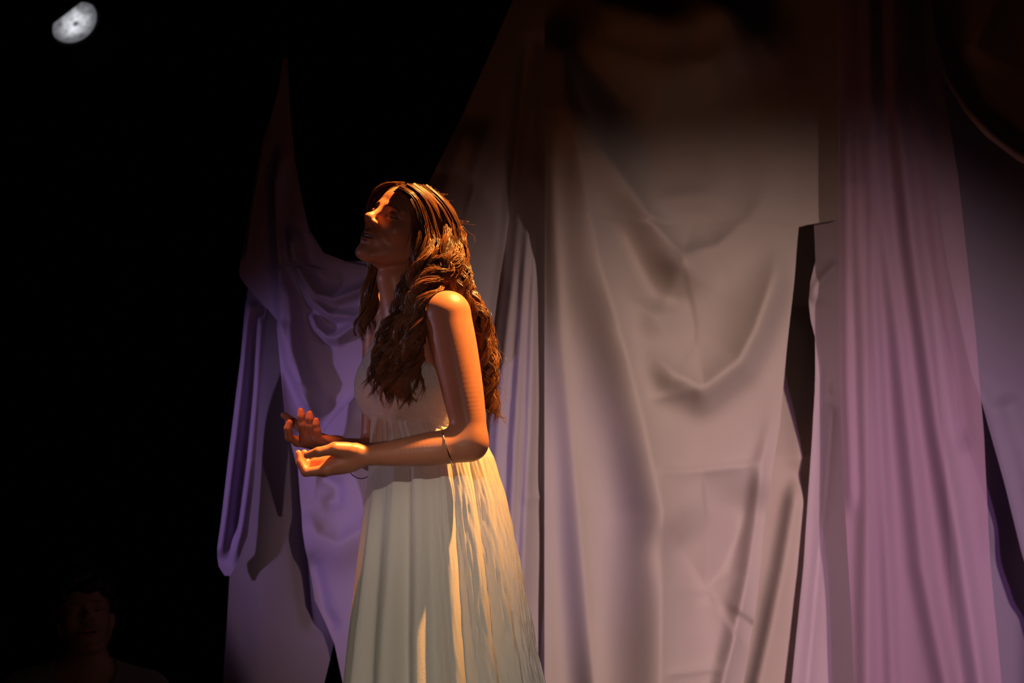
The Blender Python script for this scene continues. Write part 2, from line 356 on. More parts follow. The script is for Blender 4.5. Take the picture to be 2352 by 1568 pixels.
drape('swag_drape', 1.14, 130, 1146, A0L, A0R, [
    ('g', .05, 14, 22, [(646,300),(636,440),(645,600),(652,740),(672,840),(706,920),(742,985)], (.2, .1)),
    ('g', .04, 9, 14, [(672,520),(690,620),(728,678),(769,692),(830,670),(880,640)], (.15, .1)),
    ('g', .045, 9, 16, [(664,500),(676,600),(712,690),(760,728),(820,732),(890,700)], (.15, .1)),
    ('g', .045, 8, 16, [(713,715),(728,756),(753,778),(777,780),(806,760),(860,720)], (.1, .1)),
    ('g', .03, 12, 16, [(668,640),(682,805),(704,878),(745,925)], (.15, .15)),
    ('s', .03, 8, 30, [(640,735),(648,830),(654,930),(668,1010)], (.1, .1)),
    ('g', .02, 10, 14, [(615,290),(585,470),(565,610)], (.15, .1)),
    ('c', .02, 8, 12, [(835,892),(790,942),(744,990)], (.1, .1)),
    ('c', .015, 5, 9, [(700,480),(718,540),(748,584),(802,606),(845,614)], (.1, .1)),
    ('g', -.02, 20, 20, [(690,560),(740,640),(800,650)], (.2, .2)),
    ], M_violet, 'violet chiffon swag hanging from one high point with scooped folds', step=4, seed=14, gain=1.4)
# rigging above the frame that carries the cloths
pipe_z = float(at(1500, TOP, 1.45)[2])
o = MB().tube([(-4.0,1.47,pipe_z+.03),(4.0,1.47,pipe_z+.03)], .024, 12).build('batten_pipe', M_metal, smooth=True)
tag(o, 'black steel batten pipe that carries the backdrop drapes', 'pipe')
a = at(655, 134, 1.14)
o = MB().tube([tuple(a), (a[0], a[1]+.0, 5.0)], .003, 6).build('hanging_line', M_metal, smooth=True)
tag(o, 'thin black line holding up the violet chiffon swag', 'line')
a = at(655.5, 152, 1.24)
o = MB().tube([tuple(a), (a[0], a[1]+.0, 5.0)], .003, 6).build('hanging_line', M_metal, smooth=True)
tag(o, 'thin black line holding up the narrow violet strip', 'line')

# ------------------------------------------------------------------ stage lamp seen at upper left
lc = at(172, 52, 4.1); ln = Vector((.52,-.57,-.63)).normalized()
lamp = empty('stage_lamp', tuple(lc)); tag(lamp, 'black stage lamp with a pale glowing lens high in the dark', 'lamp')
R0 = .100
M_lens = bpy.data.materials.new('lamp_lens'); M_lens.use_nodes = True
nt = M_lens.node_tree; b = nt.nodes['Principled BSDF']; b.inputs['Base Color'].default_value = (.5,.5,.55,1); b.inputs['Roughness'].default_value = .3
tc = N(M_lens, 'ShaderNodeTexCoord'); nz = N(M_lens, 'ShaderNodeTexNoise', Scale=34., Detail=8.); nt.links.new(tc.outputs['Object'], nz.inputs['Vector'])
le = N(M_lens, 'ShaderNodeVectorMath', operation='LENGTH'); nt.links.new(tc.outputs['Object'], le.inputs[0])
rm = N(M_lens, 'ShaderNodeValToRGB'); nt.links.new(le.outputs['Value'], rm.inputs[0])
cr = rm.color_ramp; cr.elements[0].position = 0; cr.elements[0].color = (.07,.07,.1,1); cr.elements[1].position = .10; cr.elements[1].color = (.07,.07,.09,1)
for p, v in ((.011,.09),(.017,.75),(.045,.62),(.070,.22)): e = cr.elements.new(p); e.color = (v*.92, v*.93, v*1.0, 1)
mr = N(M_lens, 'ShaderNodeMapRange'); mr.inputs[1].default_value = .3; mr.inputs[2].default_value = .7; mr.inputs[3].default_value = .45; mr.inputs[4].default_value = 1.35; nt.links.new(nz.outputs[0], mr.inputs[0])
nt.links.new(rm.outputs[0], b.inputs['Emission Color']); nt.links.new(mr.outputs[0], b.inputs['Emission Strength'])
prof = [(-.012 + .020*math.cos(t), R0*math.sin(t)) for t in np.linspace(.001, PI/2, 9)]
lens = MB().lathe((0,0,0), ln, prof, 48, False).build('lens', M_lens, None, True); lens.location = lc; lens.parent = lamp; lens.matrix_parent_inverse = Matrix.Translation(lamp.location).inverted()
lcv = Vector(lc)
MB().lathe(lcv, ln, [(-.30,.03),(-.29,.085),(-.10,.112),(-.02,.112),(.015,.112),(.015,.103),(-.02,.101)], 48, False).build('housing', M_metal, lamp, True)
M_rim = mat('glass_rim', (.5,.5,.55), .2, Metallic=.8); M_rim.node_tree.nodes['Principled BSDF'].inputs['Emission Color'].default_value = (.6,.6,.65,1); M_rim.node_tree.nodes['Principled BSDF'].inputs['Emission Strength'].default_value = .18
u_ = ln.orthogonal().normalized(); w_ = ln.cross(u_)
MB().tube([lcv - ln*.004 + (u_*math.cos(t) + w_*math.sin(t))*.094 for t in np.linspace(0, 2*PI, 48, endpoint=False)], .0022, 6, True).build('lens_rim', M_rim, lamp, True)
bd = Vector((-.62, 0, .78)); bd = (bd - ln*bd.dot(ln)).normalized(); bs = ln.cross(bd).normalized()
def flap(d_, s_, out, wd, ang):
    q = lcv + d_*.112 + ln*.015; e_ = (ln*math.cos(ang) + d_*math.sin(ang))*out
    p = [q - s_*wd, q + s_*wd, q + s_*wd*1.25 + e_, q - s_*wd*1.25 + e_]; t_ = d_*.003
    return MB().add(p + [k + t_ for k in p], [(0,1,2,3),(7,6,5,4),(0,4,5,1),(1,5,6,2),(2,6,7,3),(3,7,4,0)])
flap(bd, bs, .06, .085, math.radians(12)).build('barn_door', M_metal, lamp)
flap(-bd, bs, .09, .085, math.radians(55)).build('barn_door', M_metal, lamp)
yk = [lcv - ln*.12 + bs*.13*math.cos(t) + Vector((0,0,1))*.22*math.sin(t) for t in np.linspace(0, PI, 17)]
MB().tube(yk, .010, 8).build('yoke', M_metal, lamp, True)
topz = yk[8]
MB().tube([topz, topz + Vector((0,0,.10))], .016, 10).build('clamp', M_metal, lamp, True)
o = MB().tube([(-4.0, topz.y, topz.z+.12), (4.0, topz.y, topz.z+.12)], .024, 12).build('lighting_pipe', M_metal, smooth=True)
tag(o, 'black pipe the stage lamp is clamped to', 'pipe')

# ------------------------------------------------------------------ implicit surfaces for bodies
def smin(a, b, k):
    if k <= 0: return np.minimum(a, b)
    h = np.clip(.5 + .5*(b-a)/k, 0, 1); return b + (a-b)*h - k*h*(1-h)
class Cone:                                          # round cone between two joints
    def __init__(s, a, b, ra, rb):
        s.a = np.array(a, float); s.b = np.array(b, float); s.ra = ra; s.rb = rb
        s.c = (s.a+s.b)/2; s.r = np.linalg.norm(s.b-s.a)/2 + max(ra, rb)
    def ev(s, P, bc=None, br=0):
        ab = s.b - s.a; t = np.clip(((P-s.a)@ab)/(ab@ab + 1e-12), 0, 1)
        return np.linalg.norm(P - s.a - t[:,None]*ab, axis=1) - (s.ra + (s.rb-s.ra)*t)
class Chain:                                         # smooth tapering limb through several joints
    def __init__(s, pts, radii, n=8):
        Q = np.c_[np.array(pts, float), radii]; E = np.vstack([2*Q[0]-Q[1], Q, 2*Q[-1]-Q[-2]]); out = []
        for i in range(1, len(E)-2):
            t = np.linspace(0, 1, n, endpoint=False)[:,None]; a, b_, c_, d_ = E[i-1:i+3]
            out.append(.5*((2*b_) + (c_-a)*t + (2*a-5*b_+4*c_-d_)*t**2 + (3*b_-a-3*c_+d_)*t**3))
        out = np.vstack(out + [Q[-1][None]]); s.seg = [Cone(out[i,:3], out[i+1,:3], out[i,3], out[i+1,3]) for i in range(len(out)-1)]
        cs = out[:,:3]; s.c = (cs.min(0)+cs.max(0))/2; s.r = np.linalg.norm(cs-s.c, axis=1).max() + max(radii)
    def ev(s, P, bc=None, br=0):
        d = np.full(len(P), 9.)
        for p in s.seg:
            if bc is not None and np.linalg.norm(p.c-bc) - p.r > br + .10: continue
            d = np.minimum(d, p.ev(P))
        return d
class Ell:                                           # ellipsoid, optional axes as columns of R
    def __init__(s, c, r, R=None):
        s.c = np.array(c, float); s.rad = np.array(r, float); s.R = R; s.r = max(r)
    def ev(s, P, bc=None, br=0):
        q = P - s.c
        if s.R is not None: q = q@s.R
        k0 = np.linalg.norm(q/s.rad, axis=1); k1 = np.linalg.norm(q/s.rad**2, axis=1) + 1e-9
        return k0*(k0-1)/k1
class Grp:
    def __init__(s, items, R=None, o=None, sc=1.):
        s.items = items; s.R = R; s.o = None if o is None else np.array(o, float); s.sc = sc
        cs = np.array([p.c for op, k, p in items if op != 's']); rs = np.array([p.r for op, k, p in items if op != 's'])
        c = (cs.min(0) + cs.max(0))/2; r = (np.linalg.norm(cs-c, axis=1) + rs).max()
        if R is not None: c = s.o + sc*(R@c); r = r*sc
        s.c, s.r = c, r
    def ev(s, P, bc=None, br=0):
        if s.R is not None:
            P = ((P - s.o)@s.R)/s.sc
            if bc is not None: bc = s.R.T@(bc - s.o)/s.sc; br = br/s.sc
        d = np.full(len(P), 9.)
        for op, k, p in s.items:
            if bc is not None and np.linalg.norm(p.c-bc) - p.r > br + k + .05: continue
            e = p.ev(P, bc, br)
            if op == 'u': d = smin(d, e, k)
            else: d = -smin(-d, e, k)                # carve
        return d*s.sc
def mesh_sdf(fn, lo, hi, vox, B=14):
    """sparse surface nets; fn(P, centre, radius) -> distance"""
    lo = np.array(lo, float); n = np.ceil((np.array(hi)-lo)/(vox*B)).astype(int)
    half = B*vox/2; br = half*math.sqrt(3)
    NB = n*B + 2
    g = np.stack(np.meshgrid(*[np.arange(B+1)]*3, indexing='ij'), -1).reshape(-1, 3)
    ii = np.stack(np.meshgrid(*[np.arange(k) for k in n], indexing='ij'), -1).reshape(-1, 3)
    cen = lo + (ii*B + B/2)*vox
    dc = fn(cen, None, 0)
    ii = ii[np.abs(dc) < br*1.8 + .006]
    keys = []; pos = []; qk = []
    key = lambda c: (c[...,0]*NB[1] + c[...,1])*NB[2] + c[...,2]
    for b0 in ii:
        base = b0*B; P = lo + (g + base)*vox
        d = fn(P, lo + (base + B/2)*vox, br).reshape(B+1, B+1, B+1)
        s = d < 0
        if s.all() or not s.any(): continue
        cnt = sum(s[i:B+i, j:B+j, k:B+k].astype(np.int8) for i in (0,1) for j in (0,1) for k in (0,1))
        act = np.argwhere((cnt > 0) & (cnt < 8))
        if len(act):
            acc = np.zeros((len(act), 3)); num = np.zeros(len(act))
            for ax in range(3):
                o1, o2 = [x for x in range(3) if x != ax]
                for p in (0,1):
                    for q in (0,1):
                        off = np.zeros(3, int); off[o1] = p; off[o2] = q; off2 = off.copy(); off2[ax] = 1
                        a0 = act+off; a1 = act+off2
                        d0 = d[a0[:,0],a0[:,1],a0[:,2]]; d1 = d[a1[:,0],a1[:,1],a1[:,2]]
                        m_ = (d0 < 0) != (d1 < 0); t = np.where(m_, d0/(d0-d1+1e-20), 0)
                        pt = np.tile(off.astype(float), (len(act),1)); pt[:,ax] = t
                        acc += np.where(m_[:,None], pt, 0); num += m_
            pos.append(lo + (act + base + acc/num[:,None])*vox); keys.append(key(act+base))
        for ax in range(3):
            sl0 = [slice(0,B)]*3; sl1 = [slice(0,B)]*3; sl1[ax] = slice(1,B+1)
            s0 = s[tuple(sl0)]; s1 = s[tuple(sl1)]
            e = np.argwhere(s0 != s1)
            if not len(e): continue
            fl = s0[e[:,0],e[:,1],e[:,2]]; e = e + base
            o1, o2 = (ax+1) % 3, (ax+2) % 3
            A = np.zeros(3,int); A[o1] = 1; Bv = np.zeros(3,int); Bv[o2] = 1
            q = np.stack([key(e-A-Bv), key(e-Bv), key(e), key(e-A)], 1)
            q[~fl] = q[~fl][:, ::-1]; qk.append(q)
    keys = np.concatenate(keys); pos = np.concatenate(pos); qk = np.concatenate(qk)
    keys, ui = np.unique(keys, return_index=True); pos = pos[ui]
    ix = np.clip(np.searchsorted(keys, qk), 0, len(keys)-1); ok = (keys[ix] == qk).all(1)
    return pos, ix[ok]
def relax(v, f, n, lam=.5):
    for _ in range(n):
        acc = np.zeros_like(v); c = np.zeros(len(v))
        for i in range(4):
            j = f[:, (i+1) % 4]; np.add.at(acc, f[:,i], v[j]); np.add.at(c, f[:,i], 1); np.add.at(acc, j, v[f[:,i]]); np.add.at(c, j, 1)
        v = v + lam*(acc/np.maximum(c,1)[:,None] - v)
    return v
def grad(fn, P, e=.0015):
    g = np.stack([fn(P + e*np.eye(3)[i], None, 0) - fn(P - e*np.eye(3)[i], None, 0) for i in range(3)], 1)
    return g/(np.linalg.norm(g, axis=1, keepdims=True) + 1e-9)
def pose(yaw, pitch, roll):                          # columns: right, forward, up
    ps, ph, ro = map(math.radians, (yaw, pitch, roll))
    f = np.array([-math.cos(ps)*math.cos(ph), -math.sin(ps)*math.cos(ph), math.sin(ph)])
    l = np.cross([0,0,1], f); l /= np.linalg.norm(l); u = np.cross(f, l)
    l2 = l*math.cos(ro) - u*math.sin(ro); u2 = u*math.cos(ro) + l*math.sin(ro)
    return np.stack([-l2, f, u2], 1)

def head_group(R, o, sc, mouth=1., male=False):
    I = []
    U = lambda k, p: I.append(('u', k, p)); S = lambda k, p: I.append(('s', k, p))
    U(0, Ell((0,-.012,.036), (.073,.092,.083)))
    U(.02, Ell((0,.040,.056), (.058,.046,.044)))
    U(.03, Ell((0,.026,-.012), (.058,.060,.078)))
    U(.025, Ell((0,.036,-.056), (.046,.048,.034)))
    for s in (-1, 1):
        U(.022, Cone((s*.056,-.004,-.040), (s*.022,.072,-.082), .014, .014))
        U(.022, Ell((s*.040,.054,-.010), (.021,.025,.021)))
        U(.014, Cone((s*.047,.066,.036), (s*.014,.083,.036), .008, .009))
        U(.006, Ell((s*.073,-.006,-.004), (.008,.017,.030)))
    U(.016, Ell((0,.077,-.083), (.019,.019,.016)))
    U(.016, Ell((0,.076,-.046), (.029,.023,.022)))
    for s in (-1, 1): S(.012, Ell((s*.032,.098,.020), (.019,.017,.011)))
    for s in (-1, 1): U(.003, Ell((s*.032,.0735,.018), (.0145,.0145,.0125)))
    # nose
    U(.014, Cone((0,.083,.034), (0,.109,-.002), .0065, .0085))
    U(.008, Ell((0,.113,-.007), (.0105,.0115,.0095)))
    for s in (-1, 1): U(.006, Ell((s*.0125,.102,-.013), (.0075,.010,.0075)))
    U(.006, Cone((0,.112,-.013), (0,.099,-.022), .006, .005))
    for s in (-1, 1): S(.003, Ell((s*.0068,.107,-.0205), (.0040,.0058,.0045)))
    # lips
    for s in (-1, 1):
        U(.005, Cone((s*.026,.086,-.0465), (s*.006,.0985,-.0390), .0026, .0044))
        U(.005, Cone((s*.024,.086,-.0500), (0,.0965,-.0545), .0026, .0054))
    U(.005, Cone((-.006,.0985,-.0390), (.006,.0985,-.0390), .0042, .0042))
    S(.008, Ell((0,.102,-.064), (.016,.010,.006)))
    if mouth: S(.0025, Ell((0,.100,-.0465), (.0215,.020,.0030*mouth)))
    return Grp(I, R, o, sc)
def head_colour(q, skin):
    """q: points in head space -> colour (lips, lash line, brows)"""
    col = np.tile(np.array(skin), (len(q), 1))
    def put(mask, c): col[:] = col + (np.array(c)-col)*np.clip(mask, 0, 1)[:,None]
    ax = np.abs(q[:,0])
    lip = np.minimum(Cone((.026,.086,-.0465), (.004,.0985,-.0390), .0022, .0040).ev(np.c_[ax,q[:,1:]]), Cone((.024,.086,-.050), (0,.0965,-.0545), .0022, .0050).ev(np.c_[ax,q[:,1:]]))
    put((.0022-lip)/.0012, (.42,.13,.12))
    put((.0020-Ell((0,.090,-.0465),(.0205,.012,.003)).ev(q))/.0012, (.07,.015,.015))
    blush = Ell((.042,.066,-.012), (.02,.02,.018)).ev(np.c_[ax,q[:,1:]]); put((.008-blush)/.02*.35, (.62,.26,.2))
    # lash line along the lower edge of the closed upper lid
    e = ax - .032; zl = .0125 + 18*e*e*.9
    put((.0018-np.abs(q[:,2]-zl))/.0010*(np.abs(e) < .0155)*(q[:,1] > .072), (.03,.016,.012))
    zb = .036 - 9*(ax-.028)**2 + .002
    put((.0030-np.abs(q[:,2]-zb))/.002*(ax > .012)*(ax < .046)*(q[:,1] > .05)*.8, (.14,.06,.035))
    return col
def cone_chain(pts, radii): return [('u', .004, Cone(pts[i], pts[i+1], radii[i], radii[i+1])) for i in range(len(pts)-1)]
J = lambda x, y, d: at(x, y, d)

# ------------------------------------------------------------------ the woman
fB = np.array([-.906,-.423,0]); lB = np.array([.423,-.906,0]); RB = np.stack([-lB, fB, [0,0,1]], 1)   # body frame: right, forward, up
HR = pose(46, 21, 15); HO = at(927, 541, -.015); HS = .99
SKIN = (.60,.255,.145)
head = head_group(HR, HO, HS)
neckb = J(950, 722, .01); neckt = HO + HR@np.array([0,-.028,-.05])
neck = Grp([('u', 0, Cone(neckb, neckt, .055, .049)), ('u', .015, Cone(J(925,735,-.02), J(905,640,-.03), .040, .040))])
shL = J(1029, 724, -.150); shR = J(884, 722, .150)
elL = J(1079, 1016, -.180); wrL = J(832, 1047, -.195)
elR = J(862, 1045, .175); wrR = J(775, 1026, .035)
chest = J(962, 850, 0.0); waist = J(988, 1030, 0.0); hips = J(1005, 1190, .01)
def bf(c, r, f, u): return c + RB@np.array([r, f, u])      # offset in body frame
torso = Grp([
    ('u', 0, Ell(bf(chest, 0, 0, 0), (.142,.098,.150), RB)),
    ('u', .05, Ell(bf(chest, 0, -.008, .09), (.135,.075,.065), RB)),
    ('u', .06, Ell(waist, (.108,.080,.130), RB)),
    ('u', .06, Ell(hips, (.140,.100,.120), RB)),
    ('u', .05, Ell(bf(chest, -.066, .078, -.040), (.058,.042,.064), RB)),
    ('u', .05, Ell(bf(chest, .066, .078, -.040), (.058,.042,.064), RB)),
    ('u', .04, Cone(neckb + [0,0,.02], shL + [0,0,.012], .040, .034)),
    ('u', .04, Cone(neckb + [0,0,.02], shR + [0,0,.012], .040, .034)),
    ('u', .015, Cone(J(935,742,-.055), J(1005,722,-.150), .010, .010)),
])
armL = Grp([('u', 0, Chain([shL, J(1044,800,-.158), J(1062,895,-.168), J(1075,970,-.176), elL], [.0515,.0510,.0465,.0405,.0375])),
    ('u', .022, Chain([elL, J(1035,1024,-.188), J(985,1032,-.196), J(910,1040,-.197), wrL], [.0370,.0385,.0370,.0290,.0212]))])
armR = Grp([('u', 0, Chain([shR, J(878,800,.158), J(873,920,.167), elR], [.0500,.0470,.0420,.0365])),
    ('u', .02, Chain([elR, J(835,1040,.13), wrR], [.0365,.034,.021]))])
def hand(palm, fingers, thumb):
    F = [('u', 0.0015, Grp(cone_chain([J(*p) for p in f], r))) for f, r in fingers]
    T = Grp(cone_chain([J(*p) for p in thumb[0]], thumb[1]))
    Pm = Grp([('u', .014, p) for p in palm])
    return Grp([('u', 0, Pm), ('u', .007, Grp(F)), ('u', .009, T)])
fr = lambda s: [.0105*s, .0096*s, .0088*s, .0077*s]
wL = (822,1047,-.193)
handL = hand(
    [Cone(J(*wL), J(748,1078,-.212), .0205, .0125), Cone(J(*wL), J(745,1082,-.190), .0205, .0130), Cone(J(*wL), J(747,1074,-.168), .019, .0125),
     Cone(J(815,1050,-.18), J(755,1062,-.150), .018, .0115), Cone(J(812,1036,-.205), J(772,1031,-.226), .018, .0150), Ell(J(782,1064,-.190), (.045,.034,.022)), Ell(J(745,1062,-.166), (.034,.020,.015))],
    [([(748,1078,-.212),(702,1084,-.213),(688,1062,-.208),(685,1041,-.204)], fr(1.0)),
     ([(745,1082,-.190),(703,1084,-.191),(692,1062,-.186),(699,1040,-.182)], fr(1.03)),
     ([(747,1074,-.168),(708,1074,-.170),(698,1056,-.164),(706,1044,-.158)], fr(1.0)),
     ([(755,1062,-.150),(728,1062,-.148),(717,1050,-.144),(722,1042,-.140)], fr(.88))],
    ([(796,1034,-.216),(766,1031,-.232),(731,1038,-.236),(706,1045,-.230)], [.0160,.0128,.0108,.0085]))
handR = hand(
    [Cone(wrR, J(683,1014,.012), .020, .0105), Cone(wrR, J(699,1010,-.012), .020, .0115), Cone(wrR, J(716,1008,-.034), .020, .011),
     Cone(wrR, J(732,1008,-.052), .018, .0100), Cone(J(750,1016,.045), J(712,1002,.048), .017, .0140)],
    [([(683,1014,.012),(664,1003,-.012),(661,983,-.026),(665,970,-.028)], fr(1.0)),
     ([(699,1010,-.012),(695,975,-.034),(692,955,-.040),(691,944,-.040)], fr(1.03)),
     ([(716,1008,-.034),(712,978,-.052),(711,960,-.058),(711,950,-.058)], fr(1.0)),
     ([(732,1008,-.052),(728,988,-.064),(726,974,-.068),(726,965,-.068)], fr(.88))],
    ([(738,1012,.050),(706,996,.062),(675,970,.072),(652,953,.074)], [.0150,.0115,.0098,.0078]))
body_g = Grp([('u', 0, torso), ('u', .035, neck), ('u', .012, head), ('u', .025, armL), ('u', .025, armR), ('u', .010, handL), ('u', .010, handR)])
legs = []
for s in (-1, 1):
    hp = hips + RB@np.array([s*.070, 0, -.06]); kn = hp + np.array([-.01,0,-.42]); an = np.array([kn[0]+.02, kn[1], .075]); toe = an + fB*.16 - [0,0,.055]
    legs += [('u', .04, Cone(hp, kn, .075, .052)), ('u', .02, Cone(kn, an, .055, .036)), ('u', .02, Cone(an - [0,0,.03] - fB*.03, toe, .034, .018))]
legs_g = Grp(legs)
body_fn = lambda P, c, r: body_g.ev(P, c, r)
root = empty('person', (float(hips[0]), float(hips[1]), 0))
tag(root, 'woman in a long white empire-waist dress, face lifted, palms upturned before her', 'person')
allp = np.array([p.c for _, _, p in body_g.items]); 
v, f = mesh_sdf(body_fn, (-.58,-.32,.80), (.06,.30,1.72), .0023)
v = relax(v, f, 1, .4)
v2, f2 = mesh_sdf(lambda P, c, r: smin(legs_g.ev(P, c, r), torso.ev(P, c, r), .04), (-.50,-.42,-.01), (.15,.35,.815), .008)
q = ((v - HO)@HR)/HS
col = head_colour(q, SKIN)
def tint(points, rad, c, amt):
    for p in points:
        d = np.linalg.norm(v - J(*p), axis=1); a = np.clip(1 - d/rad, 0, 1)[:,None]*amt; col[:] = col*(1-a) + np.array(c)*a
tint([(685,1036,-.204),(698,1037,-.182),(705,1043,-.162),(706,1044,-.230),(665,966,-.028),(691,940,-.04),(711,946,-.058),(726,961,-.068),(652,952,.074)], .016, (.74,.34,.25), .6)
V = np.concatenate([v, v2]); Fc = np.concatenate([f, f2+len(v)]); col = np.concatenate([col, np.tile(np.array(SKIN), (len(v2),1))])
body = link_mesh('body', V, Fc, M_skin, root, True, col)

# teeth just inside the parted lips
tm = MB()
for i in range(6):
    x = (i-2.5)*.0062; c = HO + HS*(HR@np.array([x, .0905 - 7*x*x, -.0425]))
    e = [HR[:,0]*.0029, HR[:,1]*.0022, HR[:,2]*.0036]
    tm.add([c + a*e[0] + b_*e[1] + d_*e[2] for d_ in (-1,1) for b_ in (-1,1) for a in (-1,1)], [(0,1,3,2),(4,6,7,5),(0,4,5,1),(2,3,7,6),(0,2,6,4),(1,5,7,3)])
tm.build('teeth', M_teeth, root)

# ---- dress
zrow = lambda y: float(at(960, y, -.05)[2])
dress = empty('dress', root.location); dress.parent = root; dress.matrix_parent_inverse = Matrix.Translation(root.location).inverted()
def bodice_fn(P, c, r):
    d = torso.ev(P, c, r + .01) - .007
    qb = (P - chest)@RB; x, fwd, z = np.abs(qb[:,0]), qb[:,1], P[:,2]
    zt = [zrow(y) for y in (1000, 870, 820, 790, 760, 700)]; wd = [.20, .165, .120, .092, .075, .060]
    wid = np.interp(z, zt, wd) ; d = np.maximum(d, (x - wid)*.8)
    vn = np.interp(z, [zrow(880), zrow(820), zrow(760), zrow(700)], [-.05, .012, .040, .050]); front = fwd > .0
    d = np.maximum(d, np.where(front, (vn - x)*.8, -1.))
    d = np.maximum(d, z - np.where(front, zrow(715), zrow(860)))
    return np.maximum(d, zrow(985) - z)
v, f = mesh_sdf(bodice_fn, (-.45,-.28,zrow(1000)), (.02,.28,zrow(690)), .003)
link_mesh('bodice', relax(v, f, 2), f, M_bodice, dress)
# skirt: rings of a cone with gathers at the waist and deep soft folds below
rowsk = [(938,857,1058),(952,856,1066),(975,854,1080),(1000,852,1104),(1050,849,1131),(1100,845,1146),(1150,838,1160),(1300,820,1190),(1450,802,1216),(1568,790,1240),(1800,765,1285),(2085,735,1340)]
ry = np.array([r[0] for r in rowsk]); rl = np.array([r[1] for r in rowsk]); rr_ = np.array([r[2] for r in rowsk])
nz_, nt_ = 190, 460
yy = np.linspace(938, 2085, nz_); th = np.linspace(0, 2*PI, nt_, endpoint=False)
TH, YY = np.meshgrid(th, yy)
XL = np.interp(YY, ry, rl); XR = np.interp(YY, ry, rr_); cx = (XL+XR)/2; hw = (XR-XL)/2/1000
k = np.clip((YY-938)/630, 0, 1.6)
# TH: 0 = +X (right), -pi/2 = towards the camera
ang = lambda x, y: -math.acos(np.clip((x - (np.interp(y, ry, rl)+np.interp(y, ry, rr_))/2)/((np.interp(y, ry, rr_)-np.interp(y, ry, rl))/2), -1, 1))
fold = np.zeros_like(TH)
def bump(t0, wdt): 
    d = (TH - t0 + PI) % (2*PI) - PI; return np.exp(-(d/wdt)**2)
for (x, y, A, wd) in [(936,1350,-.030,.10),(905,1350,.016,.12),(965,1350,.014,.10),(868,1350,-.012,.09),(845,1350,.012,.08),(1000,1350,-.012,.08),(1040,1350,.018,.075),(1065,1350,-.014,.05),(1103,1350,.020,.09),(1130,1350,-.022,.055),(1152,1350,.016,.07),(1172,1350,-.014,.06)]:
    fold += A*bump(ang(x, y), wd)
r_ = np.random.default_rng(5)
for kk in range(16):
    fold += r_.uniform(-.018,.018)*bump(r_.uniform(.1, PI-.1), r_.uniform(.08,.16))
gath = np.zeros_like(TH)
for n_ in (23, 31, 44, 57): gath += np.sin(n_*TH + r_.uniform(0,6.28) + .4*np.sin(3*TH))
gath *= .0013*np.exp(-((YY-948)/150)**2)
back = np.clip(np.cos(TH+.25), 0, 1)**1.2
crink = np.zeros_like(TH)
for n_ in (71, 93, 117, 139): crink += np.sin(n_*TH + 2.2*np.sin(YY*.016 + n_) + 1.1*np.sin(YY*.041 + 2*n_) + r_.uniform(0,6.28))
crink *= .0014*back*np.clip((YY-990)/200, 0, 1)
rad = hw + fold*np.clip(k*1.25, 0, 1.4) + gath + crink
P = at(cx, YY, np.full(YY.shape, .0))
dep = np.interp(YY, [938, 1000, 1200, 1568, 2085], [1.05, 1.0, .98, .98, 1.0])
P[..., 0] += rad*np.cos(TH); P[..., 1] += rad*np.sin(TH)*dep
P[..., 2] = np.maximum(P[..., 2], .012)
idx = np.arange(nz_*nt_).reshape(nz_, nt_)
f = np.stack([idx[:-1], idx[1:], np.roll(idx[1:], -1, 1), np.roll(idx[:-1], -1, 1)], -1).reshape(-1, 4)
link_mesh('skirt', P.reshape(-1, 3), f, M_dress, dress)
# ruched waistband
nb = 320; TH2, VV = np.meshgrid(np.linspace(0, 2*PI, nb, endpoint=False), np.linspace(0, 1, 12))
Y2 = 928 + 28*VV; XL = np.interp(Y2, [928, 956], [857, 853]); XR = np.interp(Y2, [928, 956], [1062, 1072])
rad = (XR-XL)/2000 + .004*np.sin(VV*PI) + .0012*np.sin(60*TH2 + 2*np.sin(5*TH2))*np.sin(VV*PI)**.5
P = at((XL+XR)/2, Y2, np.zeros(Y2.shape)); P[...,0] += rad*np.cos(TH2); P[...,1] += rad*np.sin(TH2)*1.06
idx = np.arange(12*nb).reshape(12, nb); f = np.stack([idx[:-1], idx[1:], np.roll(idx[1:], -1, 1), np.roll(idx[:-1], -1, 1)], -1).reshape(-1, 4)
link_mesh('waistband', P.reshape(-1, 3), f, M_bodice, dress)

# ---- bracelets
def ring(c, axis, r, t, mt, nm, wob=0., sq=1.):
    a = Vector(axis).normalized(); u = a.orthogonal().normalized(); w__ = a.cross(u)
    pts = [Vector(c) + (u*math.cos(s) + w__*math.sin(s)*sq)*(r + wob*math.sin(9*s)) for s in np.linspace(0, 2*PI, 64, endpoint=False)]
    return MB().tube(pts, t, 6, True).build(nm, mt, root, True)
fa = wrL - elL
o = ring(J(1027,1027,-.191), np.array([-.24,.0,-.075])*1 + fa*0, .0405, .0017, M_silver, 'arm_bangle'); o['label'] = 'slim silver bangle below the elbow'
o = ring(J(824,1047,-.194), fa, .0245, .0006, M_gold, 'chain_bracelet', .0006); o['label'] = 'hair-thin chain at the wrist'
o = ring(J(826,1064,.115), wrR - elR + np.array([0,0,-.05]), .036, .0011, M_dark, 'cord_bracelet'); o['label'] = 'dark cord bracelet on the far forearm'

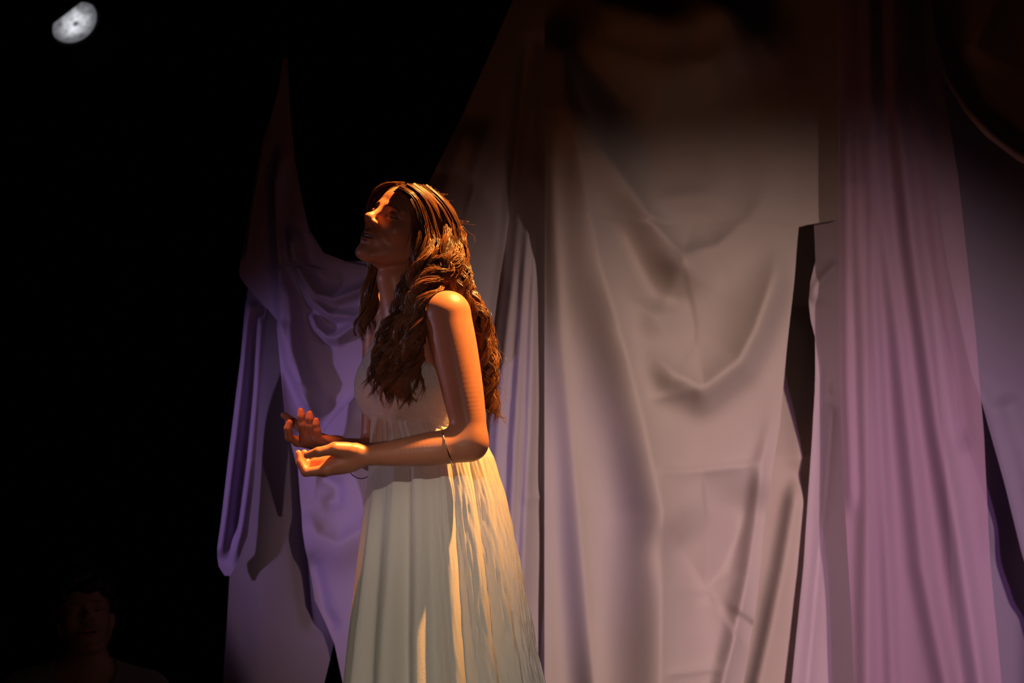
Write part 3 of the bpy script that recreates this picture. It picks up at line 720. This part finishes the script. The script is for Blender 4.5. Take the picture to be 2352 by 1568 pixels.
# ---- hair
headneck = Grp([('u', 0, neck), ('u', .012, head)])
hs = lambda P: headneck.ev(P, None, 0)
def snap(px, py, off):                               # the visible body surface under this pixel, plus hair thickness
    d = ray(px, py); d = d/np.linalg.norm(d); t = 4.9
    for _ in range(90):
        e = float(hs((CAM + d*t)[None])[0]) - off
        if e < .0006: break
        t += max(e*.8, .0004)
        if t > 6.2: break
    return CAM + d*t
def guide(pts):
    P = []
    for p in pts:
        if isinstance(p[2], str): P.append(snap(p[0], p[1], float(p[2][1:])))
        else: P.append(at(p[0], p[1], p[2]))
    return np.array(P)
def spline(P, n):                                    # Catmull-Rom, even samples
    P = np.vstack([2*P[0]-P[1], P, 2*P[-1]-P[-2]]); out = []
    for i in range(1, len(P)-2):
        t = np.linspace(0, 1, 14, endpoint=False)[:,None]; a, b_, c_, d_ = P[i-1:i+3]
        out.append(.5*((2*b_) + (c_-a)*t + (2*a-5*b_+4*c_-d_)*t**2 + (3*b_-a-3*c_+d_)*t**3))
    out = np.vstack(out + [P[-2][None]]); L_ = np.concatenate([[0], np.cumsum(np.linalg.norm(np.diff(out, axis=0), axis=1))])
    s = np.linspace(0, L_[-1], n); return np.stack([np.interp(s, L_, out[:,i]) for i in range(3)], 1), L_[-1]
S = 's.014'; S2 = 's.020'
G = []   # (points, radius root, radius mid, radius tip, strands, wave)
# near side, forehead fringe to crown, ending over the chest
G += [([(906,438,'s.004'),(928,447,'s.005'),(944,472,'s.005'),(951,508,'s.006'),(953,545,'s.008'),(958,580,'s.012')], .004,.005,.002, 70, .003),
      ([(914,436,'s.008'),(940,449,'s.010'),(956,480,'s.011'),(963,522,S),(964,562,S2),(956,600,-.105),(944,640,-.100),(926,690,-.100),(900,742,-.118),(876,800,-.130),(860,862,-.140),(856,922,-.145)], .010,.014,.006, 170, .012),
      ([(916,434,S),(946,452,S),(964,490,S),(974,540,S2),(972,590,-.115),(956,632,-.110),(944,682,-.110),(918,745,-.125),(892,815,-.140),(874,880,-.148),(880,936,-.148)], .012,.018,.006, 210, .014),
      ([(930,432,S),(962,456,S),(984,500,S),(992,550,S2),(984,600,-.118),(964,645,-.115),(958,700,-.128),(936,765,-.140),(914,835,-.148),(898,895,-.150),(912,950,-.150)], .012,.018,.006, 210, .015),
      ([(944,430,S),(980,460,S),(1004,505,S),(1012,555,S2),(1002,602,-.118),(980,640,-.118),(966,690,-.138),(954,750,-.148),(938,830,-.152),(924,892,-.150),(936,946,-.148)], .012,.018,.006, 210, .016),
      ([(956,430,S),(996,464,S),(1022,512,S),(1034,565,-.095),(1024,606,-.112),(994,628,-.125),(972,660,-.135),(958,710,-.150),(950,780,-.155),(944,860,-.155),(950,932,-.150)], .012,.018,.006, 210, .017),
      ([(966,430,S),(1010,470,S),(1038,525,-.070),(1046,575,-.085),(1040,612,-.105),(1010,632,-.125),(988,664,-.140),(972,710,-.160),(960,775,-.160),(950,850,-.155),(944,900,-.150)], .012,.018,.008, 190, .016),
      ([(968,432,S),(1012,482,S),(1030,540,-.085),(1020,590,-.115),(1034,622,-.115),(1018,654,-.120),(990,676,-.140),(974,716,-.162),(964,760,-.160)], .010,.016,.008, 170, .015)]
for i in range(5):                                   # fringe over the near temple
    t = i/4
    G.append(([(910+t*16,438-t*5,'s.006'),(934+t*18,450,'s.007'),(950+t*18,476+t*6,'s.008'),(957+t*18,514+t*8,'s.010'),(959+t*18,554+t*8,'s.012'),(964+t*14,592+t*8,-.108)], .006,.009,.005, 110, .004))
# behind the shoulder and down the back
for i, (dx, dd) in enumerate([(0,-.045),(8,-.02),(14,.01),(10,.04),(4,.065)]):
    G.append(([(972+i*3,434+i*2,-.03+dd*.6),(1014+dx,474,-.02+dd),(1042+dx*.7,532,-.02+dd),(1050+dx*.6,590,-.02+dd),(1052+dx*.6,640,-.025+dd),(1062+dx,684,-.03+dd),(1092+dx*.8,738,-.01+dd*.8),(1112+dx*.7,810,.0+dd*.7),(1116+dx*.6,880,.0+dd*.6),(1122+dx*.8,940,.0+dd*.5),(1126+dx,984,dd*.5)], .014,.020,.009, 190, .015))
for i, (dx, dd) in enumerate([(-30,-.02),(-45,.03),(-20,.06)]):
    G.append(([(990,450,.02+dd),(1030,520,.02+dd),(1040,600,.02+dd),(1044+dx*.4,660,.0+dd),(1085+dx*.6,730,.03+dd),(1105+dx,820,.04+dd),(1108+dx,900,.04+dd),(1112+dx*.6,960,.04+dd)], .02,.024,.010, 150, .015))
# cap over the skull, crown to nape
for i in range(7):
    x = 930 + i*8
    G.append(([(x,431+abs(i-3)*1.2,'s.013'),(x+36,456+i*3,'s.014'),(x+58+i*2,500+i*4,'s.015'),(x+62+i*3,552,'s.018' if i < 5 else -.07),(x+56+i*3,600,-.10+.006*i)], .010,.013,.006, 110, .004))
# far fringe and far side, in front of the far shoulder
G += [([(908,434,.005),(882,438,.020),(862,455,.036),(852,482,.046),(848,520,.058),(854,570,.060)], .008,.010,.004, 90, .003),
      ([(914,431,.0),(888,432,.020),(868,446,.040),(855,474,.052),(853,530,.064),(858,600,.058),(850,650,.056),(842,700,.052),(828,742,.05),(836,780,.05)], .012,.016,.008, 170, .008),
      ([(925,430,.01),(890,433,.032),(870,460,.060),(866,540,.075),(868,610,.070),(860,670,.062),(850,720,.056),(838,760,.05),(846,788,.05)], .014,.018,.008, 170, .010),
      ([(870,600,.06),(862,650,.05),(850,700,.042),(834,730,.035),(822,752,.035),(830,776,.035)], .010,.014,.006, 110, .010)]
NP = 30; strands = []; widths = []; cols = []
mass = []
for gi, (pts, r0, r1, r2, n, wv) in enumerate(G):
    Pg, L_ = spline(guide(pts), NP)
    T = np.gradient(Pg, axis=0); T /= np.linalg.norm(T, axis=1, keepdims=True)
    view = np.array([0,-1,0]); side = np.cross(T, view); side /= np.linalg.norm(side, axis=1, keepdims=True) + 1e-9; nor = np.cross(side, T)
    s = np.linspace(0, 1, NP); rad = np.interp(s, [0, .55, 1], [r0, r1, r2])
    for i in range(NP-1):
        mass.append(('u', .006, Cone(Pg[i], Pg[i+1], rad[i]*.45*(1-s[i]**3), rad[i+1]*.45*(1-s[i+1]**3)+1e-4)))
    dist = s*L_
    nl = max(3, n//26)
    for li in range(nl):                              # wavy sub-locks inside each lock
        a0 = RNG.uniform(0, 2*PI); r0_ = math.sqrt(RNG.uniform(0, 1))*.85
        ph0 = RNG.uniform(0, 6.28); lam0 = RNG.uniform(.095, .15); sub = RNG.uniform(.26, .42)
        grow = np.clip((dist-.09)/.14, 0, 1.); amp0 = wv*grow*RNG.uniform(.8, 1.5); t0 = RNG.uniform(0, .75); cut0 = RNG.uniform(.92, 1.)
        cx_ = rad*r0_*math.cos(a0); cy_ = rad*r0_*math.sin(a0)
        curl = np.clip((s-.82)/.18, 0, 1)**2*RNG.uniform(-.03, .03)*(L_ > .3)
        for _ in range(int(n/nl*1.15)):
            a = RNG.uniform(0, 2*PI); rr = math.sqrt(RNG.uniform(0, 1))*sub
            ph = ph0 + RNG.normal(0, .22); pulse = 1 + .2*grow*np.sin(4*PI*dist/lam0 + ph0)
            ox = cx_ + rad*rr*math.cos(a)*pulse + amp0*np.sin(2*PI*dist/lam0 + ph) + curl
            oy = cy_ + rad*rr*math.sin(a)*pulse + amp0*.45*np.cos(2*PI*dist/lam0 + ph)
            fly = RNG.uniform() < .045
            if fly: ox = ox + s**2*RNG.normal(0, .016); oy = oy + s**2*RNG.normal(0, .012)
            Q = Pg + side*ox[:,None] + nor*oy[:,None]
            cut = cut0*RNG.uniform(.93, 1.0); Q = np.stack([np.interp(s*cut, s, Q[:,k_]) for k_ in range(3)], 1)
            strands.append(Q); widths.append((.00042 if fly else RNG.uniform(.0006, .0011))*np.interp(s, [0,.1,.8,1], [.7,1,1,.25]))
            t_ = np.clip(t0 + RNG.uniform(0, .35), 0, 1); cols.append((np.array([.060,.026,.013])*(1-t_) + np.array([.38,.145,.05])*t_))
# stray hairs over the crown
for _ in range(14):
    x = RNG.uniform(890, 1050); y0 = np.interp(x, [890,930,980,1050], [440,428,434,520]); 
    pg = np.array([at(x + RNG.normal(0,3)*j + j*RNG.uniform(2,7), y0 - 10*math.sin(j/6*PI)*RNG.uniform(.2,1.6) + j*3, RNG.uniform(-.05,.04)) for j in range(7)])
    Q, _l = spline(pg, NP); strands.append(Q); widths.append(np.full(NP, .00026)); cols.append(np.array([.25,.10,.04]))
SA = np.array(strands); WA = np.array(widths); CA = np.array(cols)
flat = SA.reshape(-1, 3)
for _ in range(2):                                   # keep hair off the skin
    d = body_g.ev(flat, None, 0) - np.where(flat[:,2] < zrow(770), .010, 0); bad = d < .0025
    if bad.any(): flat[bad] += grad(body_fn, flat[bad])*(.0028-d[bad])[:,None]
SA = flat.reshape(SA.shape)
T = np.gradient(SA, axis=1); T /= np.linalg.norm(T, axis=2, keepdims=True) + 1e-9
ref = np.array([.3,-.9,.2]); U_ = np.cross(T, ref); U_ /= np.linalg.norm(U_, axis=2, keepdims=True) + 1e-9; W_ = np.cross(T, U_)
rings = np.stack([SA + WA[...,None]*(U_*math.cos(t) + W_*math.sin(t)) for t in (0, 2*PI/3, 4*PI/3)], 2)
ns = len(SA); idx = np.arange(ns*NP*3).reshape(ns, NP, 3)
f = np.stack([idx[:,:-1,:], np.roll(idx,-1,2)[:,:-1,:], np.roll(idx,-1,2)[:,1:,:], idx[:,1:,:]], -1).reshape(-1, 4)
hc = np.repeat(CA, NP*3, 0)
mass_g = Grp(mass)
q0 = lambda P: ((P-HO)@HR)/HS
def mass_fn(P, c, r):
    d = mass_g.ev(P, c, r)
    q = q0(P); sk = Ell((0,-.014,.038), (.085,.101,.092)).ev(q)*HS
    face = q[:,1] - np.interp(q[:,2], [-.1,-.02,.03,.075,.10,.13], [-.02,.010,.026,.054,.072,.1]) # hair line
    kk = .016; hh = np.clip(.5 - .5*(face*.8 - sk)/kk, 0, 1); sk = face*.8 + (sk - face*.8)*hh + kk*hh*(1-hh)
    return smin(d, sk, .01)
v, fm = mesh_sdf(mass_fn, (-.42,-.26,zrow(1040)), (.02,.20,1.72), .004)
hair = link_mesh('hair', relax(v, fm, 2), fm, M_hair, root, True, np.tile(np.array([.06,.026,.013]), (len(v),1)))
st_ = link_mesh('hair_strands', rings.reshape(-1, 3), f, M_hair, hair, True, hc); st_['kind'] = 'stuff'
st_['label'] = 'loose wavy auburn strands'
# ------------------------------------------------------------------ dim figure standing below the stage
mh = at(196, 1424, 1.42); MR = pose(103, 10, -7); MS = 1.04
mroot = empty('person', (float(mh[0]), float(mh[1])+.02, FLOOR)); tag(mroot, 'dark-haired person in a grey t-shirt standing in the dark below the stage', 'person')
RM = pose(98, 0, 0); mf = RM[:,1]; mr_ = RM[:,0]; X0 = np.array([mh[0]-.005, mh[1]+.035, 0])
def mp(r, f_, z): return X0 + RM@np.array([r, f_, 0]) + np.array([0, 0, z])
zs = float(at(196, 1556, 1.42)[2])                   # shoulder line
mneck = Grp([('u', 0, Cone(mp(0,-.01,zs-.01), mh + MR@np.array([0,-.02,-.05]), .062, .056))])
mtorso = Grp([('u', 0, Ell(mp(0,0,zs-.20), (.175,.112,.19), RM)), ('u', .06, Ell(mp(0,0,zs-.45), (.15,.105,.17), RM)), ('u', .05, Ell(mp(0,0,zs-.56), (.165,.115,.12), RM))]
    + [('u', .05, Cone(mp(0,-.01,zs+.02), mp(s*.165,-.005,zs-.045), .045, .055)) for s in (-1,1)])
marms = Grp(sum([[('u', .03, Cone(mp(s*.185,0,zs-.06), mp(s*.215,.0,zs-.34), .052, .040)), ('u', .02, Cone(mp(s*.215,0,zs-.34), mp(s*.205,.06,zs-.58), .040, .027)),
    ('u', .02, Ell(mp(s*.205,.075,zs-.65), (.018,.040,.050), RM))] + [('u', .004, Cone(mp(s*.205,.055+.017*i,zs-.68), mp(s*.200,.065+.017*i,zs-.745+abs(i-1.5)*.008), .0088, .0072)) for i in range(4)]
    + [('u', .006, Cone(mp(s*.200,.105,zs-.63), mp(s*.195,.125,zs-.69), .011, .008))] for s in (-1,1)], []))
hz = zs - .60
mlegs = Grp(sum([[('u', .04, Cone(mp(s*.085,0,hz), mp(s*.095,.01,(hz+FLOOR)/2+.03), .085, .058)), ('u', .02, Cone(mp(s*.095,.01,(hz+FLOOR)/2+.03), mp(s*.095,-.01,FLOOR+.08), .056, .038)),
    ('u', .02, Cone(mp(s*.095,-.03,FLOOR+.036), mp(s*.105,.15,FLOOR+.030), .036, .030))] for s in (-1,1)], []))
mhead = head_group(MR, mh, MS, .4, True)
mb = Grp([('u', 0, mtorso), ('u', .04, mneck), ('u', .012, mhead), ('u', .03, marms), ('u', .04, mlegs)])
lo = X0 + [-.32,-.28,FLOOR-.01]; hi = X0 + [.32,.28,.80]
v, f = mesh_sdf(lambda P, c, r: mb.ev(P, c, r), lo, hi, .0052)
link_mesh('body', v, f, M_skin2, mroot, True, head_colour(((v-mh)@MR)/MS, (.46,.28,.21)))
def shirt_fn(P, c, r):
    d = smin(mtorso.ev(P, c, r+.02), marms.ev(P, c, r+.02), .04) - .010
    qn = (P - mp(0,.035,zs+.045)); neckcut = .088 - np.linalg.norm(qn*[1,1,.9], axis=1)
    return np.maximum(np.maximum(d, neckcut*.9), np.maximum((zs-.62) - P[:,2], np.where(np.abs((P-X0)@mr_) > .172, (zs-.24) - P[:,2], -1)))
v, f = mesh_sdf(shirt_fn, lo, hi, .006); link_mesh('t_shirt', relax(v, f, 2), f, M_shirt, mroot)
def tr_fn(P, c, r): return np.maximum(np.maximum(mlegs.ev(P, c, r+.03) - .012, P[:,2] - (zs-.56)), FLOOR+.05 - P[:,2])
v, f = mesh_sdf(tr_fn, lo, hi, .008); link_mesh('trousers', relax(v, f, 2), f, M_trouser, mroot)
curls = [('u', 0, Ell((0,-.02,.060), (.092,.104,.096)))]
rc = np.random.default_rng(3)
for i in range(220):
    a = rc.uniform(0, 2*PI); e = rc.uniform(-.6, 1.5); c = np.array([.082*math.cos(a)*math.cos(e), -.018+.095*math.sin(a)*math.cos(e), .062+.090*math.sin(e)])
    if c[1] > .05 and c[2] < .075: continue
    if c[2] < .02 and c[1] > .02: continue
    curls.append(('u', .006, Ell(c, (.024,.024,.022))))
cg = Grp(curls, MR, mh, MS)
def curl_fn(P, c, r):
    q = ((P-mh)@MR)/MS; return np.maximum(cg.ev(P, c, r), np.maximum(q[:,1] - np.interp(q[:,2], [.0,.045,.058,.1], [.02,.04,.12,.25]), -.045-q[:,2]))
v, f = mesh_sdf(curl_fn, mh-[.17,.17,.12], mh+[.17,.17,.2], .004); link_mesh('hair', v, f, M_hair2, mroot, True, np.tile(np.array([.012,.009,.008]), (len(v),1)))
